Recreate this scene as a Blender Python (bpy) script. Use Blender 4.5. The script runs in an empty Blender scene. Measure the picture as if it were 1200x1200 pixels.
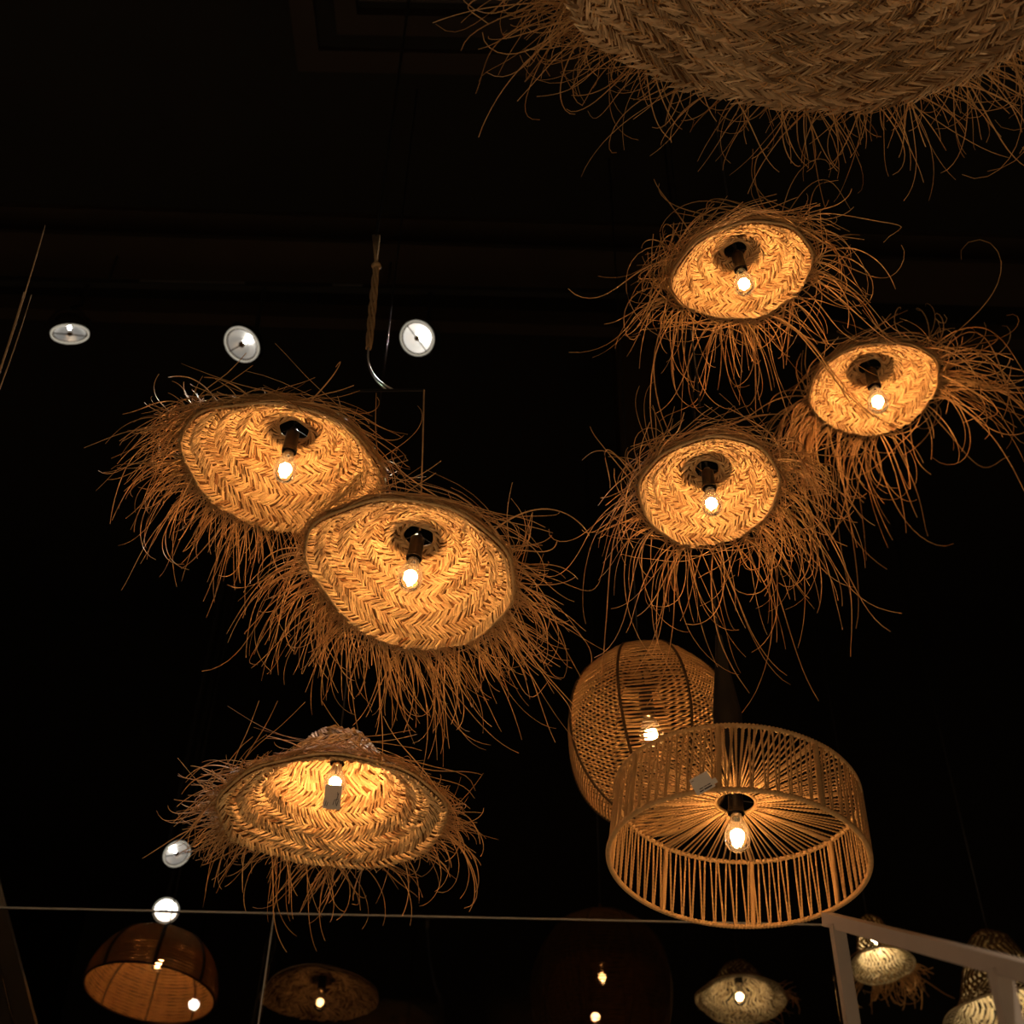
import bpy, math, random
import numpy as np
from mathutils import Matrix, Vector

random.seed(7)
RNG = np.random.default_rng(7)
PI = math.pi
scene = bpy.context.scene
COL = scene.collection

# ------------------------------------------------------------------ camera
F = 1450.0                      # focal length in pixels of the 1200 px frame
PITCH = math.radians(40.0)
ROLL = math.radians(1.2)
CAM = np.array([0.0, 0.0, 1.6])
FWD = np.array([0.0, math.cos(PITCH), math.sin(PITCH)])
_X = np.array([1.0, 0.0, 0.0]); _U = np.array([0.0, -math.sin(PITCH), math.cos(PITCH)])
RIGHT = math.cos(ROLL) * _X + math.sin(ROLL) * _U
UP = -math.sin(ROLL) * _X + math.cos(ROLL) * _U
cd = bpy.data.cameras.new('camera'); cam = bpy.data.objects.new('camera', cd); COL.objects.link(cam)
cd.sensor_width = 36.0; cd.lens = 36.0 * F / 1200.0; cd.clip_start = 0.05; cd.clip_end = 60
M = Matrix.Identity(4)
for i in range(3):
    M[i][0] = RIGHT[i]; M[i][1] = UP[i]; M[i][2] = -FWD[i]; M[i][3] = CAM[i]
cam.matrix_world = M
cd.dof.use_dof = True; cd.dof.focus_distance = 3.05; cd.dof.aperture_fstop = 3.2
scene.camera = cam

# ------------------------------------------------------------------ world, view
w = bpy.data.worlds.new('world'); scene.world = w; w.use_nodes = True
w.node_tree.nodes['Background'].inputs[0].default_value = (1.0, 0.72, 0.45, 1)
w.node_tree.nodes['Background'].inputs[1].default_value = 0.012
vs = scene.view_settings
vs.view_transform = 'Standard'; vs.look = 'None'; vs.gamma = 1.0; vs.use_curve_mapping = False
vs.exposure = 0.0
try:
    scene.cycles.max_bounces = 6; scene.cycles.transparent_max_bounces = 24
    scene.cycles.sample_clamp_indirect = 3.0
    scene.cycles.caustics_reflective = False; scene.cycles.caustics_refractive = False
except Exception:
    pass

BULB = 290.0                   # emission strength of a glowing filament
WARM = (1.0, 0.52, 0.21)

# ------------------------------------------------------------------ helpers
def ray(px, py):
    d = FWD + RIGHT * ((px - 600.0) / F) + UP * ((600.0 - py) / F)
    return d
def at(px, py, depth):
    return CAM + ray(px, py) * depth
def at_y(px, py, Y):
    d = ray(px, py); return CAM + d * (Y / d[1])
def at_z(px, py, Z):
    d = ray(px, py); return CAM + d * ((Z - CAM[2]) / d[2])
def unit(v):
    v = np.asarray(v, float); return v / np.linalg.norm(v)

def face_frame(px, py, depth, ratio, tilt):
    """frame of a circle seen as an ellipse: columns x (major axis), y, z (away from the open side)"""
    p = at(px, py, depth); d = unit(p - CAM)
    ir = unit(RIGHT - d * RIGHT.dot(d)); iu = np.cross(ir, d)
    t = math.radians(tilt)
    major = math.cos(t) * ir - math.sin(t) * iu
    mdown = -math.sin(t) * ir - math.cos(t) * iu
    n = ratio * (-d) + math.sqrt(max(0, 1 - ratio * ratio)) * mdown
    z = -n; y = np.cross(z, major)
    return p, np.stack([major, y, z], axis=1)

def mat4(p, R):
    m = Matrix.Identity(4)
    for i in range(3):
        for j in range(3): m[i][j] = float(R[i, j])
        m[i][3] = float(p[i])
    return m

def mesh_np(name, verts, faces, smooth=True, tint=None, mat=None):
    verts = np.ascontiguousarray(np.asarray(verts, np.float32).reshape(-1, 3)); faces = np.asarray(faces, np.int32)
    k = faces.shape[1]; me = bpy.data.meshes.new(name)
    me.vertices.add(len(verts)); me.vertices.foreach_set('co', verts.ravel())
    me.loops.add(faces.size); me.loops.foreach_set('vertex_index', np.ascontiguousarray(faces).ravel())
    me.polygons.add(len(faces))
    me.polygons.foreach_set('loop_start', np.arange(0, faces.size, k, dtype=np.int32))
    try: me.polygons.foreach_set('loop_total', np.full(len(faces), k, np.int32))
    except Exception: pass
    me.update(calc_edges=True)
    me.polygons.foreach_set('use_smooth', np.full(len(faces), smooth, bool))
    if tint is not None:
        a = me.attributes.new('tint', 'FLOAT', 'POINT')
        a.data.foreach_set('value', np.asarray(tint, np.float32))
    if mat: me.materials.append(MAT[mat])
    me.validate()
    return me

def link(name, data, parent=None, matrix=None, kind=None, label=None):
    o = bpy.data.objects.new(name, data); COL.objects.link(o)
    if parent is not None: o.parent = parent
    if matrix is not None: o.matrix_local = matrix
    if kind: o['kind'] = kind
    if label: o['label'] = label
    return o

def thing(name, label, cat, matrix=None, group=None):
    o = bpy.data.objects.new(name, None); COL.objects.link(o); o.empty_display_size = 0.1
    if matrix is not None: o.matrix_world = matrix
    o['label'] = label; o['category'] = cat
    if group: o['group'] = group
    return o

class MB:
    """collects quads and triangles for one mesh"""
    def __init__(s): s.v = []; s.f = []
    def add(s, v, f):
        b = len(s.v); s.v += [tuple(map(float, q)) for q in v]; s.f += [tuple(i + b for i in q) for q in f]; return s
    def box(s, lo, hi):
        x0, y0, z0 = lo; x1, y1, z1 = hi
        return s.add([(x0,y0,z0),(x1,y0,z0),(x1,y1,z0),(x0,y1,z0),(x0,y0,z1),(x1,y0,z1),(x1,y1,z1),(x0,y1,z1)],
                     [(0,3,2,1),(4,5,6,7),(0,1,5,4),(1,2,6,5),(2,3,7,6),(3,0,4,7)])
    def bar(s, a, b, w, h, up=(0, 0, 1)):
        """box beam from a to b with section w x h"""
        a = np.asarray(a, float); b = np.asarray(b, float); d = unit(b - a)
        sx = unit(np.cross(d, up)); sz = np.cross(sx, d); v = []
        for e in (a, b):
            for i, j in ((-1,-1),(1,-1),(1,1),(-1,1)): v.append(e + sx * i * w / 2 + sz * j * h / 2)
        return s.add(v, [(0,3,2,1),(4,5,6,7),(0,1,5,4),(1,2,6,5),(2,3,7,6),(3,0,4,7)])
    def lathe(s, prof, n=32, center=(0,0,0)):
        """revolve (r, z) around z"""
        b = len(s.v)
        for r, z in prof:
            for i in range(n):
                a = 2 * PI * i / n
                s.v.append((center[0] + r * math.cos(a), center[1] + r * math.sin(a), center[2] + z))
        for j in range(len(prof) - 1):
            for i in range(n):
                k = (i + 1) % n
                s.f.append((b + j*n + i, b + j*n + k, b + (j+1)*n + k, b + (j+1)*n + i))
        return s
    def tube(s, pts, rad, n=6, caps=True):
        pts = [np.asarray(p, float) for p in pts]; b = len(s.v); m = len(pts)
        rad = rad if hasattr(rad, '__len__') else [rad] * m
        t0 = unit(pts[1] - pts[0]); ref = np.array([0, 0, 1.0]) if abs(t0[2]) < .9 else np.array([1.0, 0, 0])
        sx = unit(np.cross(t0, ref))
        for i, p in enumerate(pts):
            t = unit(pts[min(i+1, m-1)] - pts[max(i-1, 0)]); sx = unit(sx - t * sx.dot(t)); sy = np.cross(t, sx)
            for k in range(n):
                a = 2 * PI * k / n; s.v.append(tuple(p + (sx * math.cos(a) + sy * math.sin(a)) * rad[i]))
        for i in range(m - 1):
            for k in range(n):
                q = (k + 1) % n; s.f.append((b+i*n+k, b+i*n+q, b+(i+1)*n+q, b+(i+1)*n+k))
        if caps:
            s.f.append(tuple(b + k for k in reversed(range(n)))); s.f.append(tuple(b + (m-1)*n + k for k in range(n)))
        return s
    def build(s, name, mat, parent=None, smooth=False, kind=None, label=None, matrix=None):
        me = bpy.data.meshes.new(name); me.from_pydata(s.v, [], s.f); me.update()
        if smooth: me.polygons.foreach_set('use_smooth', [True] * len(me.polygons))
        me.materials.append(MAT[mat])
        return link(name, me, parent, matrix, kind, label)

def struct(o): o['kind'] = 'structure'; return o

# ------------------------------------------------------------------ materials
MAT = {}
def newmat(name):
    m = bpy.data.materials.new(name); m.use_nodes = True; nt = m.node_tree; nt.nodes.clear()
    out = nt.nodes.new('ShaderNodeOutputMaterial'); MAT[name] = m
    return nt, out
def principled(nt, rough=.6, metal=0.0, spec=.3):
    p = nt.nodes.new('ShaderNodeBsdfPrincipled'); p.inputs['Roughness'].default_value = rough
    p.inputs['Metallic'].default_value = metal; p.inputs['Specular IOR Level'].default_value = spec
    return p
def surf_mat(name, c1, c2, rough=.6, metal=0.0, spec=.3, scale=30.0, tint=False, bump=0.0, stretch=None, translucent=0.0, detail=4):
    nt, out = newmat(name); L = nt.links.new
    tc = nt.nodes.new('ShaderNodeTexCoord'); mp = nt.nodes.new('ShaderNodeMapping')
    if stretch: mp.inputs['Scale'].default_value = stretch
    nz = nt.nodes.new('ShaderNodeTexNoise'); nz.inputs['Scale'].default_value = scale; nz.inputs['Detail'].default_value = detail
    L(tc.outputs['Object'], mp.inputs[0]); L(mp.outputs[0], nz.inputs['Vector'])
    mx = nt.nodes.new('ShaderNodeMix'); mx.data_type = 'RGBA'
    mx.inputs[6].default_value = (*c1, 1); mx.inputs[7].default_value = (*c2, 1)
    if tint:
        at_ = nt.nodes.new('ShaderNodeAttribute'); at_.attribute_name = 'tint'
        ad = nt.nodes.new('ShaderNodeMath'); ad.operation = 'MULTIPLY_ADD'
        ad.inputs[1].default_value = .5; L(nz.outputs[0], ad.inputs[0])
        sb = nt.nodes.new('ShaderNodeMath'); sb.operation = 'SUBTRACT'; sb.inputs[1].default_value = .25
        L(at_.outputs['Fac'], sb.inputs[0]); L(sb.outputs[0], ad.inputs[2]); L(ad.outputs[0], mx.inputs[0])
    else:
        L(nz.outputs[0], mx.inputs[0])
    p = principled(nt, rough, metal, spec); L(mx.outputs[2], p.inputs['Base Color'])
    if bump:
        bp = nt.nodes.new('ShaderNodeBump'); bp.inputs['Strength'].default_value = bump; bp.inputs['Distance'].default_value = .004
        L(nz.outputs[0], bp.inputs['Height']); L(bp.outputs[0], p.inputs['Normal'])
    sh = p.outputs[0]
    if translucent:
        tr = nt.nodes.new('ShaderNodeBsdfTranslucent'); L(mx.outputs[2], tr.inputs[0])
        ms = nt.nodes.new('ShaderNodeMixShader'); ms.inputs[0].default_value = translucent
        L(p.outputs[0], ms.inputs[1]); L(tr.outputs[0], ms.inputs[2]); sh = ms.outputs[0]
    L(sh, out.inputs[0])
def emit_mat(name, col, strength):
    nt, out = newmat(name); e = nt.nodes.new('ShaderNodeEmission')
    e.inputs[0].default_value = (*col, 1); e.inputs[1].default_value = strength; nt.links.new(e.outputs[0], out.inputs[0])
def glass_mat(name, tint, veil=0.05, ior=1.45, rough=.02):
    nt, out = newmat(name); L = nt.links.new
    t = nt.nodes.new('ShaderNodeBsdfTransparent'); t.inputs[0].default_value = (*tint, 1)
    g = nt.nodes.new('ShaderNodeBsdfGlossy'); g.inputs['Roughness'].default_value = rough
    fr = nt.nodes.new('ShaderNodeFresnel'); fr.inputs['IOR'].default_value = ior
    m1 = nt.nodes.new('ShaderNodeMixShader'); L(fr.outputs[0], m1.inputs[0]); L(t.outputs[0], m1.inputs[1]); L(g.outputs[0], m1.inputs[2])
    last = m1.outputs[0]
    if veil:
        d = nt.nodes.new('ShaderNodeBsdfTranslucent'); d.inputs[0].default_value = (.9, .75, .55, 1)
        m2 = nt.nodes.new('ShaderNodeMixShader'); m2.inputs[0].default_value = veil
        L(last, m2.inputs[1]); L(d.outputs[0], m2.inputs[2]); last = m2.outputs[0]
    L(last, out.inputs[0])

surf_mat('straw', (.26, .11, .032), (.84, .58, .28), rough=.5, spec=.3, scale=60, tint=True, translucent=.06)
surf_mat('straw_gap_shade', (.12, .055, .018), (.22, .11, .04), rough=.8, spec=.1, scale=80, bump=.4)  # shade in the weave gaps painted in: backing darker than the strips
surf_mat('fringe', (.46, .22, .07), (.86, .54, .24), rough=.45, spec=.4, scale=14, tint=True, translucent=.3)
surf_mat('grey_straw', (.13, .07, .033), (.88, .64, .39), rough=.6, spec=.25, scale=40, tint=True)
surf_mat('pale_straw', (.40, .30, .16), (.85, .74, .50), rough=.6, spec=.2, scale=50, tint=True)
surf_mat('jute', (.42, .25, .10), (.66, .44, .21), rough=.75, spec=.15, scale=90, translucent=.22)
surf_mat('jute_dimmed', (.10, .055, .022), (.20, .12, .05), rough=.8, spec=.1, scale=60)  # dimness put into the colour: unlit crown outsides and the reflected basket
surf_mat('rib_dark', (.06, .035, .015), (.12, .07, .03), rough=.7, spec=.2, scale=60)
surf_mat('black_plastic', (.012, .010, .009), (.02, .017, .014), rough=.35, spec=.4, scale=20)
surf_mat('black_metal', (.010, .009, .008), (.018, .016, .014), rough=.5, spec=.3, scale=20)
surf_mat('brass', (.75, .6, .4), (.85, .7, .5), rough=.3, metal=1.0, scale=20)
surf_mat('chrome', (.8, .8, .8), (.9, .9, .88), rough=.12, metal=1.0, scale=10)
surf_mat('paper', (.62, .56, .50), (.68, .62, .56), rough=.8, spec=.1, scale=40)
surf_mat('ink', (.05, .04, .04), (.08, .06, .06), rough=.8, spec=.1)
surf_mat('black_paint', (.010, .009, .008), (.016, .014, .012), rough=.75, spec=.15, scale=3, bump=.1)
surf_mat('dark_steel', (.018, .012, .008), (.032, .021, .013), rough=.5, spec=.35, scale=4)
surf_mat('vent_paint', (.022, .015, .012), (.032, .022, .017), rough=.6, spec=.2, scale=6)
surf_mat('rail_metal', (.10, .095, .09), (.14, .13, .12), rough=.3, metal=.7, scale=6)
surf_mat('pale_board', (.30, .25, .16), (.38, .31, .21), rough=.7, scale=8)
surf_mat('post_wood', (.022, .013, .007), (.05, .028, .012), rough=.6, scale=5, stretch=(6, 6, .6))
surf_mat('white_paint', (.36, .30, .26), (.43, .36, .31), rough=.55, spec=.3, scale=18, bump=.05)
surf_mat('floor_stone', (.42, .36, .28), (.52, .45, .36), rough=.5, scale=3)
surf_mat('rope', (.34, .20, .09), (.58, .38, .20), rough=.8, spec=.1, scale=60)
surf_mat('wire_white', (.5, .48, .45), (.6, .58, .55), rough=.4, scale=20)
surf_mat('glass_edge', (.45, .42, .36), (.7, .66, .58), rough=.25, spec=.6, scale=2)
glass_mat('bulb_glass', (1.0, .93, .84), veil=.010, rough=.03)
glass_mat('tinted_glass', (.62, .58, .54), veil=0, ior=1.38, rough=.0)
emit_mat('filament', WARM, BULB)
emit_mat('filament_dim', (1.0, .55, .22), 16.0)
emit_mat('filament_cool', (1.0, .80, .50), 85.0)
emit_mat('spot_burner', (1.0, .95, .86), 45.0)
emit_mat('spot_bezel', (1.0, .88, .68), .42)  # bezel glow set as emission, standing in for scattered lamp light

# reflector of a spotlight: polished aluminium that also glows from the burner behind the cap
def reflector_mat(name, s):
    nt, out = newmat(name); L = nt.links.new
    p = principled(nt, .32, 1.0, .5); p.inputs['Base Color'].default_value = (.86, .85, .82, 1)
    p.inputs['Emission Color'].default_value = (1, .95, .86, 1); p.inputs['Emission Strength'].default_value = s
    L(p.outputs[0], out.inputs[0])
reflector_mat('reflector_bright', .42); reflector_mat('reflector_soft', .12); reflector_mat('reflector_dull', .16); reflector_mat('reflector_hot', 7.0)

# ------------------------------------------------------------------ the room
CEIL = 6.5; WBACK = 7.0; XL, XR = -4.2, 4.4
struct(MB().box((XL, -3, -.1), (XR, WBACK, 0)).build('floor', 'floor_stone'))
struct(MB().box((XL, -3, CEIL), (XR, WBACK, CEIL + .1)).build('ceiling', 'black_paint'))
struct(MB().box((XL, WBACK, 0), (XR, WBACK + .1, CEIL)).build('wall_back', 'black_paint'))
struct(MB().box((XL - .1, -3, 0), (XL, WBACK, CEIL)).build('wall_left', 'black_paint'))
struct(MB().box((XR, -3, 0), (XR + .1, WBACK, CEIL)).build('wall_right', 'black_paint'))

# steel beam under the ceiling
def beam():
    a = at_z(-200, 268, 6.30); b = at_z(1400, 318, 6.30)
    a[1] -= 0; d = unit(b - a)
    t = thing('ceiling_beam', 'dark steel beam running across the room just under the black ceiling', 'beam', mat4((0, 0, 0), np.eye(3)))
    y0 = a[1]; y1 = b[1]
    def P(x, dy, z): f = (x - a[0]) / (b[0] - a[0]); return np.array([x, y0 + (y1 - y0) * f + dy, z])
    xa, xb = XL + .02, XR - .02
    MB().bar(P(xa, .15, 6.4), P(xb, .15, 6.4), .03, .2).build('web', 'dark_steel', t)
    MB().bar(P(xa, .10, 6.29), P(xb, .10, 6.29), .26, .03).build('flange', 'dark_steel', t)
    MB().bar(P(xa, .10, 6.485), P(xb, .10, 6.485), .26, .03).build('flange', 'dark_steel', t)
    t2 = thing('ceiling_joist', 'brownish lower joist hung behind the dark steel beam', 'beam', mat4((0, 0, 0), np.eye(3)))
    MB().bar(P(xa, .36, 6.20), P(xb, .36, 6.20), .07, .10).build('joist', 'dark_steel', t2)
    for x in (-3.2, -1.0, 1.4, 3.4):
        MB().bar(P(x, .36, 6.24), P(x, .36, CEIL), .03, .03, up=(0, 1, 0)).build('hanger', 'dark_steel', t2)
    return P
BEAM = beam()

# light track under the joist
def track():
    t = thing('light_track', 'slim metal lighting track carrying the three spotlights below the beam', 'track', mat4((0, 0, 0), np.eye(3)))
    zt = 6.08
    ya = at_z(165, 333, zt); yb = at_z(560, 341, zt)
    d = (yb - ya) / (yb[0] - ya[0])
    A = ya + d * (XL + .4 - ya[0]); B = ya + d * (1.2 - ya[0])
    MB().bar(A, B, .034, .03).build('rail', 'black_metal', t)
    MB().bar(ya - (0, .02, .0), at_z(287, 335.5, zt) - (0, .02, 0), .012, .006).build('contact_strip', 'rail_metal', t)
    MB().bar(at_z(390, 338, zt) - (0, .02, 0), at_z(425, 338.6, zt) - (0, .02, 0), .012, .006).build('contact_strip', 'rail_metal', t)
    for x in (-3.3, -1.9, -.6, .8):
        q = ya + d * (x - ya[0]); MB().tube([q, (q[0], q[1], CEIL)], .006, 6).build('drop_rod', 'black_metal', t)
    return ya, d
TRK_A, TRK_D = track()

# ceiling vent
def vent():
    z = CEIL - .004
    c0 = at_z(350, 80, z); xl, yf = c0[0], c0[1]
    t = thing('ceiling_vent', 'square dark ceiling vent with nested frames and thin slats', 'vent', mat4((0, 0, CEIL), np.eye(3)))
    xr = xl + 1.25; yn = yf - 1.25
    def frame(i, wd, h):
        m = MB(); a, b, c, d = xl + i, xr - i, yn + i, yf - i
        m.box((a, c, -h), (a + wd, d, 0)); m.box((b - wd, c, -h), (b, d, 0)); m.box((a + wd, c, -h), (b - wd, c + wd, 0)); m.box((a + wd, d - wd, -h), (b - wd, d, 0))
        return m
    frame(0, .10, .03).build('outer_frame', 'vent_paint', t)
    frame(.19, .09, .06).build('inner_frame', 'vent_paint', t)
    for k in range(12):
        y = yf - .34 - k * .05
        MB().bar((xl + .29, y, -.03), (xr - .29, y, -.03), .03, .006, up=(0, .5, 1)).build('slat', 'vent_paint', t)
vent()

# timber post and pale offcut below the beam
def post():
    p = at_y(742, 420, 4.35)
    t = thing('timber_post', 'dark stained timber post dropping from the ceiling behind the fringed shades', 'post', mat4((p[0], p[1], 0), np.eye(3)))
    zb = at_y(757, 600, 4.35)[2]
    MB().box((-.10, -.10, zb), (.10, .10, CEIL)).build('shaft', 'post_wood', t)
    q = at_y(716, 385, 4.24) - np.array([p[0], p[1], 0])
    MB().box((-.135, -.135, zb - .03), (.135, .135, zb + .06)).build('foot', 'post_wood', t)
    a = at_y(640, 338, 4.18); b = at_y(728, 341, 4.18)
    t2 = thing('wooden_offcut', 'short pale board fixed flat below the beam at the post', 'board', mat4((0, 0, 0), np.eye(3)))
    MB().bar(a, b, .05, .082).build('board', 'pale_board', t2)
    m = (a + b) / 2
    MB().bar((m[0] + .05, m[1] + .02, m[2]), (p[0] - .05, p[1], m[2]), .04, .04).build('fixing_block', 'dark_steel', t2)
post()

# ------------------------------------------------------------------ glass partition
GY = 4.6
def partition():
    zt = at_y(310, 1071.5, GY)[2]
    x0 = XL + .05; xj = at_y(314, 1135, GY)[0]; x3 = at_y(968, 1087, GY)[0]
    t = thing('glass_partition', 'frameless smoked glass partition in tall panels with bright polished top edge', 'partition', mat4((0, GY, 0), np.eye(3)))
    zl = at_y(0, 1066, GY)[2] - at_y(310, 1071.5, GY)[2]
    for a, b in ((x0, xj - .003), (xj + .003, x3)):
        g = MB().box((a, -.006, .0), (b, .006, zt)).build('glass_pane', 'tinted_glass', t, label='smoked glass pane')
        MB().box((a, -.006, zt), (b, .006, zt + .006)).build('polished_edge', 'glass_edge', g)
        if a < xj < b + .01: MB().box((b - .004, -.0075, 0), (b, -.006, zt)).build('polished_edge', 'glass_edge', g)
    MB().box((x0, -.03, 0), (x3, -.007, .06)).build('floor_channel', 'rail_metal', t)
partition()

# ------------------------------------------------------------------ woven straw shades
def surf_eval(fn, t, th):
    """points and unit normals (towards the open side) of the shade surface"""
    e = 1e-3
    p = fn(t, th); pt = fn(t + e, th) - p; ph = fn(t, th + e) - p
    n = np.cross(ph, pt); n /= (np.linalg.norm(n, axis=-1, keepdims=True) + 1e-12)
    return p, n

def shade_fn(R, D, hole, kind, seed, wob=.03):
    r_ = np.random.default_rng(seed); ph = r_.uniform(0, 2 * PI, 6)
    def fn(t, th):
        r = R * (hole + (1 - hole) * t)
        if kind == 'bowl': z = D * (1 - np.clip(t, 0, 2) ** 1.9)
        elif kind == 'flat': z = D * (1 - np.clip(t, 0, 2) ** 1.5)
        elif kind == 'hat': z = D * (.50 * (1 - np.clip(t, 0, 2) ** 1.6) + .50 * np.exp(-(np.clip(t, 0, 2) / .42) ** 2.6))
        elif kind == 'bell': z = D * (.30 * (1 - np.clip(t, 0, 2) ** 1.5) + .70 * np.exp(-(np.clip(t, 0, 2) / .50) ** 3.0))
        else: z = D * (1 - t)
        k = t * t
        r = r * (1 + wob * k * (np.sin(2 * th + ph[0]) + .6 * np.sin(3 * th + ph[1])) + .010 * np.sin(9 * th + ph[4]) * k)
        z = z + R * wob * 1.3 * k * (np.sin(2 * th + ph[2]) + .6 * np.sin(3 * th + ph[3])) + R * .012 * np.sin(11 * t + 4 * th + ph[5])
        return np.stack([r * np.cos(th), r * np.sin(th), z], axis=-1)
    return fn

def weave_band(fn, t0, t1, R, hole, strip, side, rng, slope=1.0, fill=.88, lift=.0035, jitter=.12, off=.002, shingle=.006):
    """one plaited band: two rows of slanting leaf strips meeting in a herringbone"""
    tm = .5 * (t0 + t1); V = []; T = []; wph = rng.uniform(0, 6.28); wander = .05 * abs(t1 - t0)
    for half, (ta, tb) in enumerate(((t0, tm), (t1, tm))):
        rm = R * (hole + (1 - hole) * .5 * (ta + tb)); n = max(14, int(2 * PI * rm / strip))
        base = np.arange(n) * 2 * PI / n + half * PI / n + rng.uniform(0, .02)
        hw = .5 * abs(t1 - t0) * R * 1.15
        dth = slope * hw / max(rm, .02)
        j = rng.normal(0, jitter, (n, 4))
        s = np.array([0, .5, 1.0])
        tt = ta + (tb - ta) * (s[None, :] * 1.12 - .03) + (j[:, 0:1] * .25) * (t1 - t0)
        dth = dth * (1 + .25 * np.sin(2 * base + wph) + rng.normal(0, .12, n))[:, None]
        thc = base[:, None] + dth * s[None, :] + j[:, 1:2] * 2 * PI / n * .8
        wid = 2 * PI / n * .5 * fill * (1 + j[:, 2:3] * .8) * np.array([.9, 1.0, .9])[None, :]
        a = np.array([-1, 0, 1.0])
        tt = tt + wander * np.sin(3 * thc + wph) + .5 * wander * np.sin(7 * thc + 2 * wph)
        TT = np.repeat(tt[:, :, None], 3, 2); TH = thc[:, :, None] + wid[:, :, None] * a[None, None, :]
        p, nr = surf_eval(fn, TT, TH)
        h = np.array([.15, 1.0, .45])[None, :, None] * np.array([.45, 1.0, .45])[None, None, :] * lift * (1 + 2.2 * j[:, 3][:, None, None]) + off + shingle * ((TT - t0) / (t1 - t0))
        p = p + nr * (h * side)[..., None]
        V.append(p.reshape(-1, 3)); T.append(np.repeat(np.clip(rng.normal(.66, .22, n) + .14 * np.sin(3 * base + 2 * wph) + .08 * np.sin(8 * base + wph), .0, 1.15), 9))
    V = np.concatenate(V); T = np.concatenate(T); ns = len(V) // 9
    q = np.array([[0,1,4,3],[1,2,5,4],[3,4,7,6],[4,5,8,7]])
    if side > 0: q = q[:, ::-1]
    Fc = (np.arange(ns) * 9)[:, None, None] + q[None]
    return V, Fc.reshape(-1, 4), T

def tubes_np(P, rad, sides=3):
    """P (S,K,3) polylines, rad (S,K) -> verts, quads"""
    S, K, _ = P.shape
    T = np.gradient(P, axis=1); T /= (np.linalg.norm(T, axis=2, keepdims=True) + 1e-9)
    ref = np.zeros_like(T); ref[..., 2] = 1; bad = np.abs(T[..., 2]) > .95; ref[bad] = (1, 0, 0)
    # one reference per strand keeps the section from twisting
    ref = np.repeat(ref[:, :1], K, 1)
    X = np.cross(T, ref); X /= (np.linalg.norm(X, axis=2, keepdims=True) + 1e-9); Y = np.cross(T, X)
    a = np.arange(sides) * 2 * PI / sides
    V = P[:, :, None, :] + rad[:, :, None, None] * (np.cos(a)[None, None, :, None] * X[:, :, None, :] + np.sin(a)[None, None, :, None] * Y[:, :, None, :])
    idx = np.arange(S * K * sides).reshape(S, K, sides)
    i0 = idx[:, :-1]; i1 = idx[:, 1:]
    Fq = np.stack([i0, np.roll(i0, -1, 2), np.roll(i1, -1, 2), i1], axis=-1).reshape(-1, 4)
    return V.reshape(-1, 3), Fq

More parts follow.
